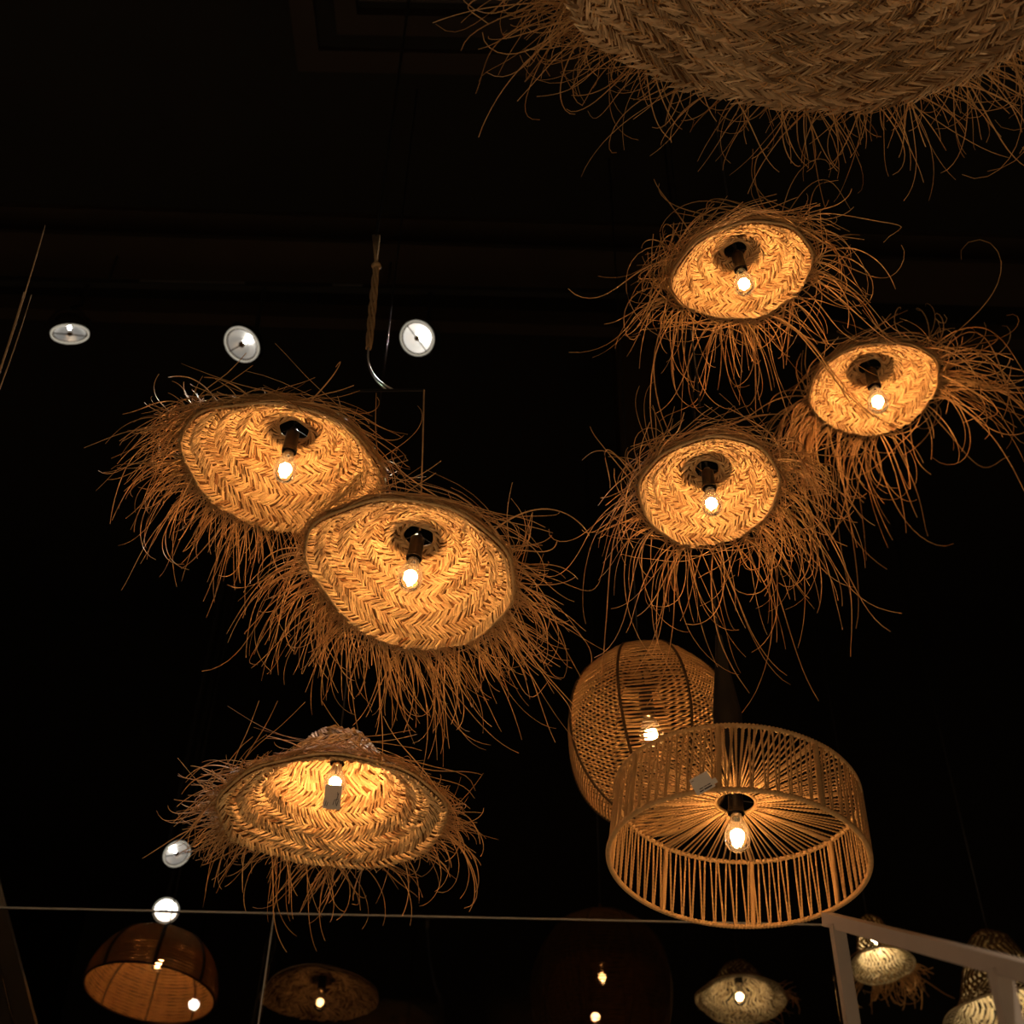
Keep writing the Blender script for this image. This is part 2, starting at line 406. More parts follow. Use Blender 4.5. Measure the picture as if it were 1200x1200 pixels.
def fringe_np(fn, R, Rot, org, n, rng, lmin, lmax, sag, out=.8, swirl=.7, lift=.25, comb=(0, 0), combk=0.0, curl=1.0, thick=.0017,
              arc=None, keep=.06, troot=(.72, 1.0), clumps=70, K=16, bias=0.0):
    """loose leaf ends hanging off the rim: grown step by step under weight, curl and combing"""
    g = Rot.T @ np.array([0, 0, -1.0])
    cl = Rot.T @ (CAM - org)
    cw = Rot.T @ (RIGHT * comb[0] - UP * comb[1])
    c_th = rng.uniform(0, 2 * PI, clumps)
    if arc is not None:                     # denser clumps around given angles (degrees, spread, share)
        m = rng.random(clumps) < arc[2]; c_th[m] = np.radians(rng.normal(arc[0], arc[1], m.sum()))
    c_sw = rng.normal(bias, swirl, clumps); c_up = rng.normal(lift, .25, clumps); c_len = rng.uniform(lmin, lmax, clumps); c_curl = rng.normal(0, 1.0, (clumps, 3))
    ci = rng.integers(0, clumps, n)
    th = c_th[ci] + rng.normal(0, .11, n); t = rng.uniform(troot[0], troot[1], n)
    p, nr = surf_eval(fn, t, th); p = p - nr * (.004 + rng.uniform(0, .008, n))[:, None]
    rad = np.stack([np.cos(th), np.sin(th), 0 * th], 1); tan = np.stack([-np.sin(th), np.cos(th), 0 * th], 1); up = np.array([0, 0, 1.0])
    near = np.clip(-np.sin(th), 0, 1)                # side turned to the aisle: combed flat along the rim
    side_ = np.where(np.cos(th) >= 0, 1.0, -1.0)
    d = rad * (out * (1 - .55 * near))[:, None] + tan * (c_sw[ci] + rng.normal(0, .22, n) + side_ * near * .7)[:, None] + up * (c_up[ci] + rng.normal(0, .12, n))[:, None]
    d /= np.linalg.norm(d, axis=1, keepdims=True)
    Ls = R * c_len[ci] * (.35 + .9 * rng.random(n) ** 1.2); ds = Ls / (K - 1)
    om = c_curl[ci] * .9 + rng.normal(0, 1.0, (n, 3)); om *= curl
    P = np.zeros((n, K, 3)); P[:, 0] = p
    sg = sag * rng.uniform(.6, 1.4, n) / R
    for k in range(1, K):
        f = k / (K - 1)
        d = d + (g[None] * sg[:, None] + cw[None] * (combk / R)) * ds[:, None] + np.cross(om * (.35 + 3.2 * f ** 3) / R, d) * ds[:, None]
        d = d + rng.normal(0, .014, d.shape)
        d /= np.linalg.norm(d, axis=1, keepdims=True)
        P[:, k] = P[:, k - 1] + d * ds[:, None]
    # most loose ends lie clear of the mouth of the shade
    tt = -cl[2] / (P[..., 2] - cl[2] + 1e-9); q = cl[None, None] + (P - cl) * tt[..., None]
    block = ((P[..., 2] < .01 * R) & (np.hypot(q[..., 0], q[..., 1]) < .93 * R) & (tt > .98)).any(1)
    inside = ((P[:, 2:, 2] > 0.02 * R) & (np.hypot(P[:, 2:, 0], P[:, 2:, 1]) < .6 * R) & (P[:, 2:, 2] < .3 * R)).any(1)
    ok = (~block | (rng.random(n) < keep)) & ~inside
    P = P[ok]; m = len(P)
    rr = thick * rng.uniform(.6, 1.3, m)[:, None] * np.linspace(1.1, .5, K)[None]
    V, Fq = tubes_np(P, rr)
    tint = np.repeat(np.clip(rng.normal(.6, .25, m), 0, 1.2), K * 3)
    return V, Fq, tint

def hair_np(fn, R, n, rng, side=-1, t0=(.35, .9), t1=(.92, 1.06), dth=(.3, .95), lift=.012, flare=.05, thick=.0015, K=14, sgn=None, arc=None, zup=0.0, along=None, **_):
    """leaf ends combed along the shade's surface and springing loose at the tip"""
    th = rng.uniform(0, 2 * PI, n)
    if arc is not None: m = rng.random(n) < arc[2]; th[m] = np.radians(rng.normal(arc[0], arc[1], m.sum()))
    dt = rng.uniform(dth[0], dth[1], n) * (np.where(rng.random(n) < .6, 1, -1) if sgn is None else sgn)
    a = rng.uniform(*t0, n); b = rng.uniform(*t1, n); f = np.linspace(0, 1, K)
    if along is not None: b = a + rng.normal(0, along, n)
    T = a[:, None] + (b - a)[:, None] * f[None] ** 1.3 + .02 * np.sin(6 * f[None] + rng.uniform(0, 6.28, n)[:, None])
    TH = th[:, None] + dt[:, None] * f[None]
    p, nr = surf_eval(fn, T, TH)
    h = .003 + rng.uniform(.2, 1, n)[:, None] * lift * np.sin(PI * np.clip(f, 0, .8))[None] + R * flare * rng.normal(.5, .7, n)[:, None] * f[None] ** 4
    P = p + nr * (h * side)[..., None]
    P[..., 2] += zup * R * rng.uniform(.5, 1.3, n)[:, None] * f[None] ** 2
    rr = thick * rng.uniform(.6, 1.3, n)[:, None] * np.linspace(1.1, .5, K)[None]
    V, Fq = tubes_np(P, rr)
    return V, Fq, np.repeat(np.clip(rng.normal(.6, .25, n), 0, 1.2), K * 3)

# ---- bulb with socket, shared meshes
def make_bulb_meshes():
    d = {}
    # envelope: bulb hangs along -z from the socket; z = 0 at the socket mouth
    prof = [(.013, 0), (.0135, -.012), (.016, -.022), (.022, -.036), (.0275, -.050), (.030, -.064), (.0285, -.078), (.023, -.089), (.014, -.0965), (.0001, -.0990)]
    o = MB().lathe(prof, 24); me = bpy.data.meshes.new('bulb_glass'); me.from_pydata(o.v, [], o.f); me.update()
    me.polygons.foreach_set('use_smooth', [True] * len(me.polygons)); me.materials.append(MAT['bulb_glass']); d['glass'] = me
    o = MB().lathe([(.0001, .004), (.0135, .004), (.0135, -.010), (.011, -.014), (.006, -.016), (.003, -.034), (.0001, -.035)], 16)
    me = bpy.data.meshes.new('bulb_cap'); me.from_pydata(o.v, [], o.f); me.update(); me.materials.append(MAT['brass']); d['cap'] = me
    for key, mt, sc in (('fil', 'filament', 1), ('fil_dim', 'filament_dim', 1), ('fil_cool', 'filament_cool', 1)):
        o = MB()
        for k in range(9):
            a = 2 * PI * k / 9; r0 = .0105
            c, s_ = math.cos(a), math.sin(a)
            o.tube([(r0 * .5 * c, r0 * .5 * s_, -.047), (r0 * 1.1 * c, r0 * 1.1 * s_, -.055), (r0 * 1.1 * c, r0 * 1.1 * s_, -.067), (r0 * .5 * c, r0 * .5 * s_, -.076)], [.0028, .0042, .0042, .0028], 4)
        me = bpy.data.meshes.new('filament'); me.from_pydata(o.v, [], o.f); me.update(); me.materials.append(MAT[mt]); d[key] = me
    o = MB().lathe([(.0001, .075), (.008, .075), (.012, .066), (.017, .060), (.018, .006), (.0195, .004), (.0195, -.004), (.017, -.004), (.0165, .01), (.0001, .012)], 24)
    me = bpy.data.meshes.new('socket'); me.from_pydata(o.v, [], o.f); me.update(); me.polygons.foreach_set('use_smooth', [False] * len(me.polygons)); me.materials.append(MAT['black_plastic']); d['socket'] = me
    return d
BM = make_bulb_meshes()

def add_bulb(t, Rot, top, axis_mix=.5, scale=1.0, fil='fil', axis=None):
    """socket + bulb hung at local point top (socket mouth), axis between the shade's axis and plumb"""
    g = Rot.T @ np.array([0, 0, -1.0])
    a = unit(np.array([0, 0, -1.0]) * (1 - axis_mix) + g * axis_mix) if axis is None else unit(axis)
    z = -a; x = unit(np.cross((0, 1, 0), z)); y = np.cross(z, x)
    m = mat4(top, np.stack([x, y, z], 1) * scale)
    link('socket', BM['socket'], t, m)
    b = link('bulb', BM['glass'], t, m)
    link('filament', BM[fil], b); link('bulb_cap', BM['cap'], b)
    return np.asarray(top, float) + z * .075 * scale

def add_cord(t, Rot, org, start, mat='black_plastic', r=.0032, ztop=CEIL, name='cord', via=None):
    """plumb cord from a local point to the ceiling"""
    ws = org + Rot @ np.asarray(start, float)
    pts = [ws] + ([np.asarray(v, float) for v in via] if via else []) + ([np.array([ws[0], ws[1], ztop])] if not via else [])
    lp = [Rot.T @ (q - org) for q in pts]
    return MB().tube(lp, r, 6).build(name, mat, t, smooth=True)

def straw_lamp(label, px, py, a, b, tilt, depth, D, kind='bowl', hole=.17, bands=7, strip=.0095, seed=1, mat='straw', liner=True, outside=True,
               fr=None, fil='fil', cord_top=None, via=None, name='straw_pendant_lamp', cat='pendant lamp', group=None, bulb=True, bulb_scale=1.0,
               slope=1.0, fill=.86, lift=.0048, jitter=.17, shingle=.006, mat_out=None, bulb_drop=0.0, axis_mix=.35, fringe_mat='fringe', wob=.03, rim_bead=True, cord=True, cordmat='black_plastic', bulb_off=(0,0)):
    org, Rot = face_frame(px, py, depth, b / a, tilt)
    R = a * depth / F; rng = np.random.default_rng(seed); Dm = D * R
    t = thing(name, label, cat, mat4(org, Rot), group)
    fn = shade_fn(R, Dm, hole, kind, seed, wob)
    if liner:  # liner added to block light through the weave
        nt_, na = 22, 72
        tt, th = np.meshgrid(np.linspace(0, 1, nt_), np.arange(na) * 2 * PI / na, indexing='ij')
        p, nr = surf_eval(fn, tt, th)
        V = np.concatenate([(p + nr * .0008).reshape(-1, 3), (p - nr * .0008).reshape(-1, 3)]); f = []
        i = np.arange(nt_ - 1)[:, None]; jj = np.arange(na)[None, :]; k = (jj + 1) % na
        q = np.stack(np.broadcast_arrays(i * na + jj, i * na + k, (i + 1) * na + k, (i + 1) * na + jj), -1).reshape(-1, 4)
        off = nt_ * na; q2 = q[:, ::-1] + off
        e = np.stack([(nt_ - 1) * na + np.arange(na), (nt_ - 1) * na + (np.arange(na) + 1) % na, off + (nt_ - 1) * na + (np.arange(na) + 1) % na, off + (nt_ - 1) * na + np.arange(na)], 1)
        link('shade_backing', mesh_np('shade_backing', V, np.concatenate([q, q2, e]), True, None, 'straw_gap_shade' if mat != 'pale_straw' else 'straw_gap_shade'), t)
    # plaited bands from the crown hole to the rim
    edges = np.linspace(0, 1, bands + 1) ** .92
    for k in range(bands):
        Vs, Fs, Ts, base = [], [], [], 0
        for side in ((1, -1) if outside else (1,)):
            rk = np.random.default_rng(seed * 100 + k)
            v, f, tn = weave_band(fn, edges[k] - .012, edges[k + 1] + .012, R, hole, strip, side, rk, slope if k % 2 == 0 else -slope, fill, lift, jitter, .0016, shingle if side > 0 else shingle * .4)
            if side < 0 and mat_out:
                link('outer_band', mesh_np('outer_band', v, f, False, tn, mat_out), t); continue  # outer weave coloured dark to stand for the unlit outside
            Vs.append(v); Fs.append(f + base); Ts.append(tn); base += len(v)
        link('plaited_band', mesh_np('plaited_band', np.concatenate(Vs), np.concatenate(Fs), False, np.concatenate(Ts), mat), t)
    if rim_bead:                                     # rolled edge with slanting wraps
        n = int(2 * PI * R / .004); th = np.linspace(0, 2 * PI, n)
        p = fn(np.full(n, 1.0), th)
        rr = .0036 * (1 + .22 * np.sin(np.arange(n) * PI / 1.5)) 
        V, Fq = tubes_np(p[None], np.asarray(rr)[None] if np.ndim(rr) else np.full((1, n), rr), 6)
        link('rolled_rim', mesh_np('rolled_rim', V, Fq, True, np.full(len(V), .6), mat), t)
    if fr:
        V, Fq, T = [], [], []; base = 0
        for kw in (fr if isinstance(fr, list) else [fr]):
            v, f, tn = hair_np(fn, R, rng=rng, **kw) if 'dth' in kw else fringe_np(fn, R, Rot, org, rng=rng, **kw)
            V.append(v); Fq.append(f + base); T.append(tn); base += len(v)
        link('fringe', mesh_np('fringe', np.concatenate(V), np.concatenate(Fq), True, np.concatenate(T), fringe_mat), t, kind='stuff', label='loose straw fringe of the shade')
    # crown ring the cord hangs from, bulb
    g = Rot.T @ np.array([0, 0, -1.0])
    sock_top = np.array([bulb_off[0] * R, bulb_off[1] * R, Dm - .07 * bulb_scale - bulb_drop * R])
    if bulb:
        top = add_bulb(t, Rot, sock_top, axis_mix, bulb_scale, fil)
    else: top = np.array([0, 0, Dm])
    if hole > .05:
        pr = fn(np.zeros(40), np.linspace(0, 2 * PI, 40)); pr = pr * np.array([.97, .97, 1])
        V, Fq = tubes_np(pr[None], np.full((1, 40), .005), 6)
        link('crown_ring', mesh_np('crown_ring', V, Fq, True, np.full(len(V), .5), mat), t)
        if bulb:
            o = MB()
            for k in range(3):
                a_ = 2 * PI * k / 3 + .4; e = fn(np.array(0.0), np.array(a_))
                o.tube([top * np.array([.9, .9, 1]), e], .0018, 5)
            o.build('support_wire', 'black_metal', t)
    if cord:
        add_cord(t, Rot, org, top, mat=cordmat, ztop=cord_top or CEIL, via=via)
    return t, org, Rot, R, Dm

# ------------------------------------------------------------------ hanging bundle over the two left shades: rope, wire bar
SPR_A = at(396, 458, 3.25); SPR_B = at(497, 457, 3.05)

# ------------------------------------------------------------------ the six lit straw lamps in front
hair = dict(n=420, dth=(.3, .95))
# small lamps on the right
ring = dict(dth=(.5, 1.7), t0=(.85, 1.0), t1=(1.08, 1.6), zup=.42, flare=.16)
low = dict(troot=(.90, 1.0), K=18)
straw_lamp('small bulb-lit straw shade with long wild fringe, hung closest under the big unlit shade', 869, 320, 80, 54, -17, 3.2, .48, hole=.2, bands=7, strip=.0088, seed=11, bulb_scale=.9, bulb_drop=.04,
    fr=[dict(n=55, lmin=1.0, lmax=2.0, sag=.8, out=.45, swirl=1.3, lift=.5, curl=.8, clumps=26, thick=.0018, arc=(-90, 75, .8)), dict(ring, n=120, thick=.0018),
        dict(low, n=95, lmin=1.3, lmax=2.9, sag=2.1, out=.9, swirl=.7, lift=.1, curl=.55, clumps=46, arc=(145, 45, .95), thick=.0019),
        dict(low, n=60, lmin=1.1, lmax=2.2, sag=1.7, out=1.0, swirl=.6, lift=.1, curl=.65, clumps=24, arc=(35, 40, .95), thick=.0019), dict(hair, n=220, flare=.06)])
straw_lamp('small bulb-lit straw shade whose fringe is swept far out sideways, beside the right wall', 1025, 455, 76, 50, -14, 4.0, .46, hole=.2, bands=7, strip=.0105, seed=23, bulb_scale=1.12, bulb_drop=.04,
    fr=[dict(n=35, lmin=.7, lmax=1.5, sag=.9, out=.5, swirl=1.0, lift=.4, curl=1.5, clumps=20, thick=.0023, arc=(-30, 30, .8)), dict(ring, n=40, thick=.0022),
        dict(low, n=70, lmin=1.6, lmax=2.8, sag=1.1, out=1.0, swirl=.35, lift=.15, curl=.6, clumps=30, arc=(10, 26, 1.0), thick=.0024),
        dict(low, n=130, lmin=1.2, lmax=2.9, sag=2.6, out=.7, swirl=.5, lift=.1, curl=.4, clumps=36, arc=(145, 28, 1.0), thick=.0024),
        dict(low, n=36, lmin=1.0, lmax=2.0, sag=2.0, out=.9, swirl=.6, lift=.1, curl=.7, clumps=18, arc=(80, 30, 1.0), thick=.0024), dict(hair, n=380, thick=.0019)])
straw_lamp('small bulb-lit straw shade with drooping fringe, hanging right above the ball-shaped cord lamp', 832, 576, 83, 60, -8, 3.0, .48, hole=.2, bands=7, strip=.0084, seed=37, bulb_scale=.88, bulb_drop=.04,
    fr=[dict(n=40, lmin=.8, lmax=1.7, sag=.8, out=.5, swirl=1.2, lift=.5, curl=.9, clumps=24, thick=.0017, arc=(-90, 70, .8)), dict(ring, n=90, thick=.0017),
        dict(low, n=130, lmin=1.1, lmax=2.8, sag=2.0, out=.9, swirl=.7, lift=.1, curl=.5, clumps=56, arc=(95, 65, 1.0), thick=.0018),
        dict(low, n=60, lmin=1.0, lmax=2.1, sag=1.6, out=1.0, swirl=.5, lift=.1, curl=.7, clumps=20, arc=(15, 25, 1.0), thick=.0018), dict(hair, n=300, flare=.06)])
# the wide pair on the left
LD = straw_lamp('wide straw bowl shade overlapped by its twin, pale light catching its crown', 334, 550, 120, 70, 13, 3.15, .50, hole=.17, bands=8, strip=.0090, seed=41,
    fr=[dict(n=30, lmin=.4, lmax=.9, sag=.9, out=.5, swirl=1.2, lift=.1, curl=1.0, clumps=24, thick=.0017), dict(ring, n=60, t1=(1.05, 1.3), thick=.0016),
        dict(low, n=300, lmin=.5, lmax=1.2, sag=2.8, out=.75, swirl=.5, lift=.05, curl=.6, clumps=50, arc=(160, 38, 1.0), thick=.0017),
        dict(low, n=110, lmin=.4, lmax=.9, sag=2.2, out=.7, swirl=.5, lift=.05, curl=.6, clumps=24, arc=(105, 30, 1.0), thick=.0017),
        dict(hair, n=1100, flare=.02), dict(hair, n=160, t0=(.2, .5), t1=(.6, .95), flare=.10)], cord=False, axis_mix=.2)
LE = straw_lamp('wide straw bowl shade with long trailing fringe, lower one of the overlapping pair', 481, 673, 124, 82, 12, 2.9, .50, hole=.17, bands=8, strip=.0090, seed=53,
    fr=[dict(n=30, lmin=.45, lmax=.9, sag=.9, out=.5, swirl=1.2, lift=.15, curl=1.0, clumps=24, thick=.0016), dict(ring, n=60, t1=(1.05, 1.3), thick=.0015),
        dict(low, n=360, lmin=.7, lmax=1.45, sag=1.9, out=.85, swirl=.5, lift=.05, curl=.5, clumps=60, arc=(110, 45, 1.0), bias=-.3, comb=(.6, .2), combk=.8, thick=.0016),
        dict(low, n=100, lmin=.5, lmax=1.1, sag=1.4, out=.95, swirl=.5, lift=.05, curl=.9, clumps=24, arc=(15, 24, 1.0), thick=.0016), dict(hair, n=1000, flare=.02)], cord=False, axis_mix=.2)
LF = straw_lamp('hat-shaped straw shade with pointed crown and a paper tag below its bulb', 389, 954, 131, 63, 4, 3.2, .80, kind='hat', hole=.07, bands=9, strip=.0108, seed=67, lift=.006,
    fr=[dict(n=50, lmin=.25, lmax=.6, sag=1.0, out=.5, swirl=.9, lift=.1, curl=1.2, clumps=34, thick=.0018), dict(ring, n=50, t1=(1.05, 1.25), thick=.0017),
        dict(low, n=210, lmin=.3, lmax=.66, sag=2.2, out=.8, swirl=.6, lift=.05, curl=1.0, clumps=40, arc=(165, 25, 1.0), thick=.0018),
        dict(low, n=90, lmin=.3, lmax=.6, sag=1.6, out=.8, swirl=.6, lift=.05, curl=1.3, clumps=24, arc=(15, 25, 1.0), thick=.0018),
        dict(low, n=130, lmin=.4, lmax=.95, sag=2.2, out=.8, swirl=.9, lift=.0, curl=.8, clumps=24, arc=(95, 45, 1.0), thick=.0018), dict(hair, n=900, flare=.04, thick=.0017)], bulb_drop=.03, wob=.018)

# hanging rope bundle, wires and thin bar that carry the wide pair
def rope_bundle():
    t = thing('rope_hanger', 'twisted natural rope bundle hanging from the beam beside the spotlight', 'rope', mat4((0, 0, 0), np.eye(3)))
    D0 = 3.75
    a = at(441, 276, D0 + .25); kn = at(441, 312, D0 + .1); b = at(432, 408, D0 - .2)
    zt = CEIL
    top = np.array([a[0], a[1], zt])
    for k in range(4):
        dx = (k - 1.5) * .006; pts = []
        for i in range(26):
            f = i / 25
            q = kn + (b - kn) * f; w_ = .0055 + .003 * math.sin(f * 3)
            an = f * 9 + k * PI / 2
            pts.append(q + np.array([math.cos(an) * w_, math.sin(an) * w_, 0]))
        pts = [a + np.array([dx, 0, 0]), kn] + pts
        MB().tube(pts, .0045, 5).build('rope_strand', 'rope', t, smooth=True)
    MB().tube([a + np.array([0, 0, -.02]), top], .005, 6).build('unlit_rope', 'black_metal', t)  # black cord stands in for the unlit upper part of the rope
    MB().lathe([(.0001, .016), (.012, .010), (.016, 0), (.012, -.010), (.0001, -.016)], 12, kn).build('knot', 'rope', t, smooth=True)
    for k in range(2):
        e = at(452 + 8 * k, 456, 3.17)
        c1 = b + (e - b) * .5 + np.array([-.03 - .012 * k, 0, -.03])
        pts = [(1 - f) ** 2 * b + 2 * f * (1 - f) * c1 + f * f * e for f in np.linspace(0, 1, 12)]
        MB().tube(pts, .0025, 5).build('wire', 'wire_white', t, smooth=True)
    t2 = thing('spreader_bar', 'thin dark bar below the rope with a drop cord to each wide shade', 'bar', mat4((0, 0, 0), np.eye(3)))
    MB().tube([SPR_A, SPR_B], .004, 6).build('bar', 'black_metal', t2)
    for L_, s_, mt in ((LD, SPR_A, 'black_plastic'), (LE, SPR_B, 'rope')):
        _, org, Rot, R, Dm = L_
        e = org + Rot @ np.array([0, 0, Dm + .02])
        s2 = np.array(s_); 
        MB().tube([s2, s2 + (e - s2) * .5 + np.array([0, .01, 0]), e], .0022, 5).build('drop_cord', mt, t2, smooth=True)
rope_bundle()

# paper tag under the bulb of the hat-shaped lamp
def tag_f():
    c = at(390, 934, 3.12); d = unit(CAM - c)
    x = unit(RIGHT - d * RIGHT.dot(d)); y = np.cross(d, x); an = math.radians(-5)
    x, y = x * math.cos(an) + y * math.sin(an), y * math.cos(an) - x * math.sin(an)
    t = thing('paper_tag', 'small grey paper tag with faint pen strokes hung under the bulb of the hat-shaped shade', 'tag', mat4(c, np.stack([x, y, d], 1)))
    s = 3.12 / F
    MB().add([(-10*s, 14*s, 0), (9.5*s, 14*s, 0), (10*s, -14*s, 0), (-10.5*s, -14*s, 0), (-10*s, 14*s, -.001), (9.5*s, 14*s, -.001), (10*s, -14*s, -.001), (-10.5*s, -14*s, -.001)],
             [(0,3,2,1),(4,5,6,7),(0,1,5,4),(1,2,6,5),(2,3,7,6),(3,0,4,7)]).build('card', 'paper', t)
    for a, b in (((5, 6), (6, 0)), ((6.5, 5), (4.5, -4)), ((2, -3.5), (7, -1.5)), ((4, -4), (5, -9)), ((7, -3), (5.5, -10)), ((2, -4), (1, -9)), ((-7, -5), (-8, -11)), ((-5, -6), (-6, -11))):
        MB().bar((a[0]*s, a[1]*s, .0006), (b[0]*s, b[1]*s, .0006), .0014, .0006).build('pen_stroke', 'ink', t)
    top = np.array([0, 14 * s, 0]); 
    _, org, Rot, R, Dm = LF
    h = org + Rot @ np.array([0, 0, Dm * .72]); Rt = np.stack([x, y, d], 1)
    MB().tube([top, Rt.T @ (h - c)], .0008, 4).build('string', 'ink', t)
tag_f()

# ------------------------------------------------------------------ the big unlit shade at the top
straw_lamp('huge unlit shaggy straw shade with grey-brown thatch and hanging fringe, above all other lamps', 950, -60, 303, 207, 0, 2.4, .34, kind='flat', hole=.08, bands=20, strip=.012, seed=83, mat='grey_straw',
    slope=2.2, fill=.64, lift=.013, jitter=.28, shingle=.013, bulb=False, wob=.012, outside=False, fringe_mat='fringe',
    fr=[dict(n=420, lmin=.30, lmax=.70, sag=1.5, out=.7, swirl=.6, lift=.1, curl=1.2, clumps=90, arc=(95, 60, .8), thick=.0016),
        dict(n=300, lmin=.35, lmax=.75, sag=1.4, out=.8, swirl=.5, lift=.1, curl=1.5, clumps=40, arc=(160, 18, 1.0), thick=.0016),
        dict(n=240, lmin=.35, lmax=.8, sag=1.3, out=.8, swirl=.5, lift=.1, curl=1.2, clumps=40, arc=(45, 22, 1.0), thick=.0016),
        dict(n=600, dth=(.06, .22), side=1, t0=(.35, .98), along=.035, lift=.022, flare=.02, thick=.0017, arc=(90, 45, 1.0))], name='thatch_pendant_shade', cat='lamp shade')

# ------------------------------------------------------------------ cords: unit meshes
def rope_unit(turns, per=4, sides=6, amp=.40, n2=2):
    """two-ply cord of unit length along z, unit radius"""
    n = int(turns * per) + 1; z = np.linspace(0, 1, n); V = []
    a = np.arange(sides) * 2 * PI / sides
    for i, zz in enumerate(z):
        r = 1 + amp * np.cos(n2 * a - 2 * PI * i / per)
        V.append(np.stack([r * np.cos(a), r * np.sin(a), np.full(sides, zz)], 1))
    V = np.concatenate(V); idx = np.arange(n * sides).reshape(n, sides); i0 = idx[:-1]; i1 = idx[1:]
    Fq = np.stack([i0, np.roll(i0, -1, 1), np.roll(i1, -1, 1), i1], -1).reshape(-1, 4)
    return V, Fq
def wrap_unit(wraps, sides=8, amp=.32):
    n = wraps * 3 + 1; z = np.linspace(0, 1, n); V = []; a = np.arange(sides) * 2 * PI / sides
    for i, zz in enumerate(z):
        r = 1 - (amp if i % 3 == 0 else 0)
        V.append(np.stack([r * np.cos(a), r * np.sin(a), np.full(sides, zz)], 1))
    V = np.concatenate(V); idx = np.arange(n * sides).reshape(n, sides); i0 = idx[:-1]; i1 = idx[1:]
    return V, np.stack([i0, np.roll(i0, -1, 1), np.roll(i1, -1, 1), i1], -1).reshape(-1, 4)
def seg_matrix(a, b, r):
    a = np.asarray(a, float); b = np.asarray(b, float); L = np.linalg.norm(b - a); z = (b - a) / L
    ref = np.array([0, 0, 1.0]) if abs(z[2]) < .9 else np.array([1.0, 0, 0]); x = unit(np.cross(ref, z)); y = np.cross(z, x)
    return mat4(a, np.stack([x * r, y * r, z * L], 1))
def wrapped_ring(R, z, r, wraps, sides=8):
    n = wraps * 3; V = []; th = np.arange(n) * 2 * PI / n; a = np.arange(sides) * 2 * PI / sides
    rr = np.where(np.arange(n) % 3 == 0, .66, 1.0) * r
    ra = R + rr[:, None] * np.cos(a)[None]; zz = z + rr[:, None] * np.sin(a)[None]
    V = np.stack([ra * np.cos(th)[:, None], ra * np.sin(th)[:, None], zz], -1).reshape(-1, 3)
    idx = np.arange(n * sides).reshape(n, sides); i1 = np.roll(idx, -1, 0)
    return V, np.stack([idx, i1, np.roll(i1, -1, 1), np.roll(idx, -1, 1)], -1).reshape(-1, 4)

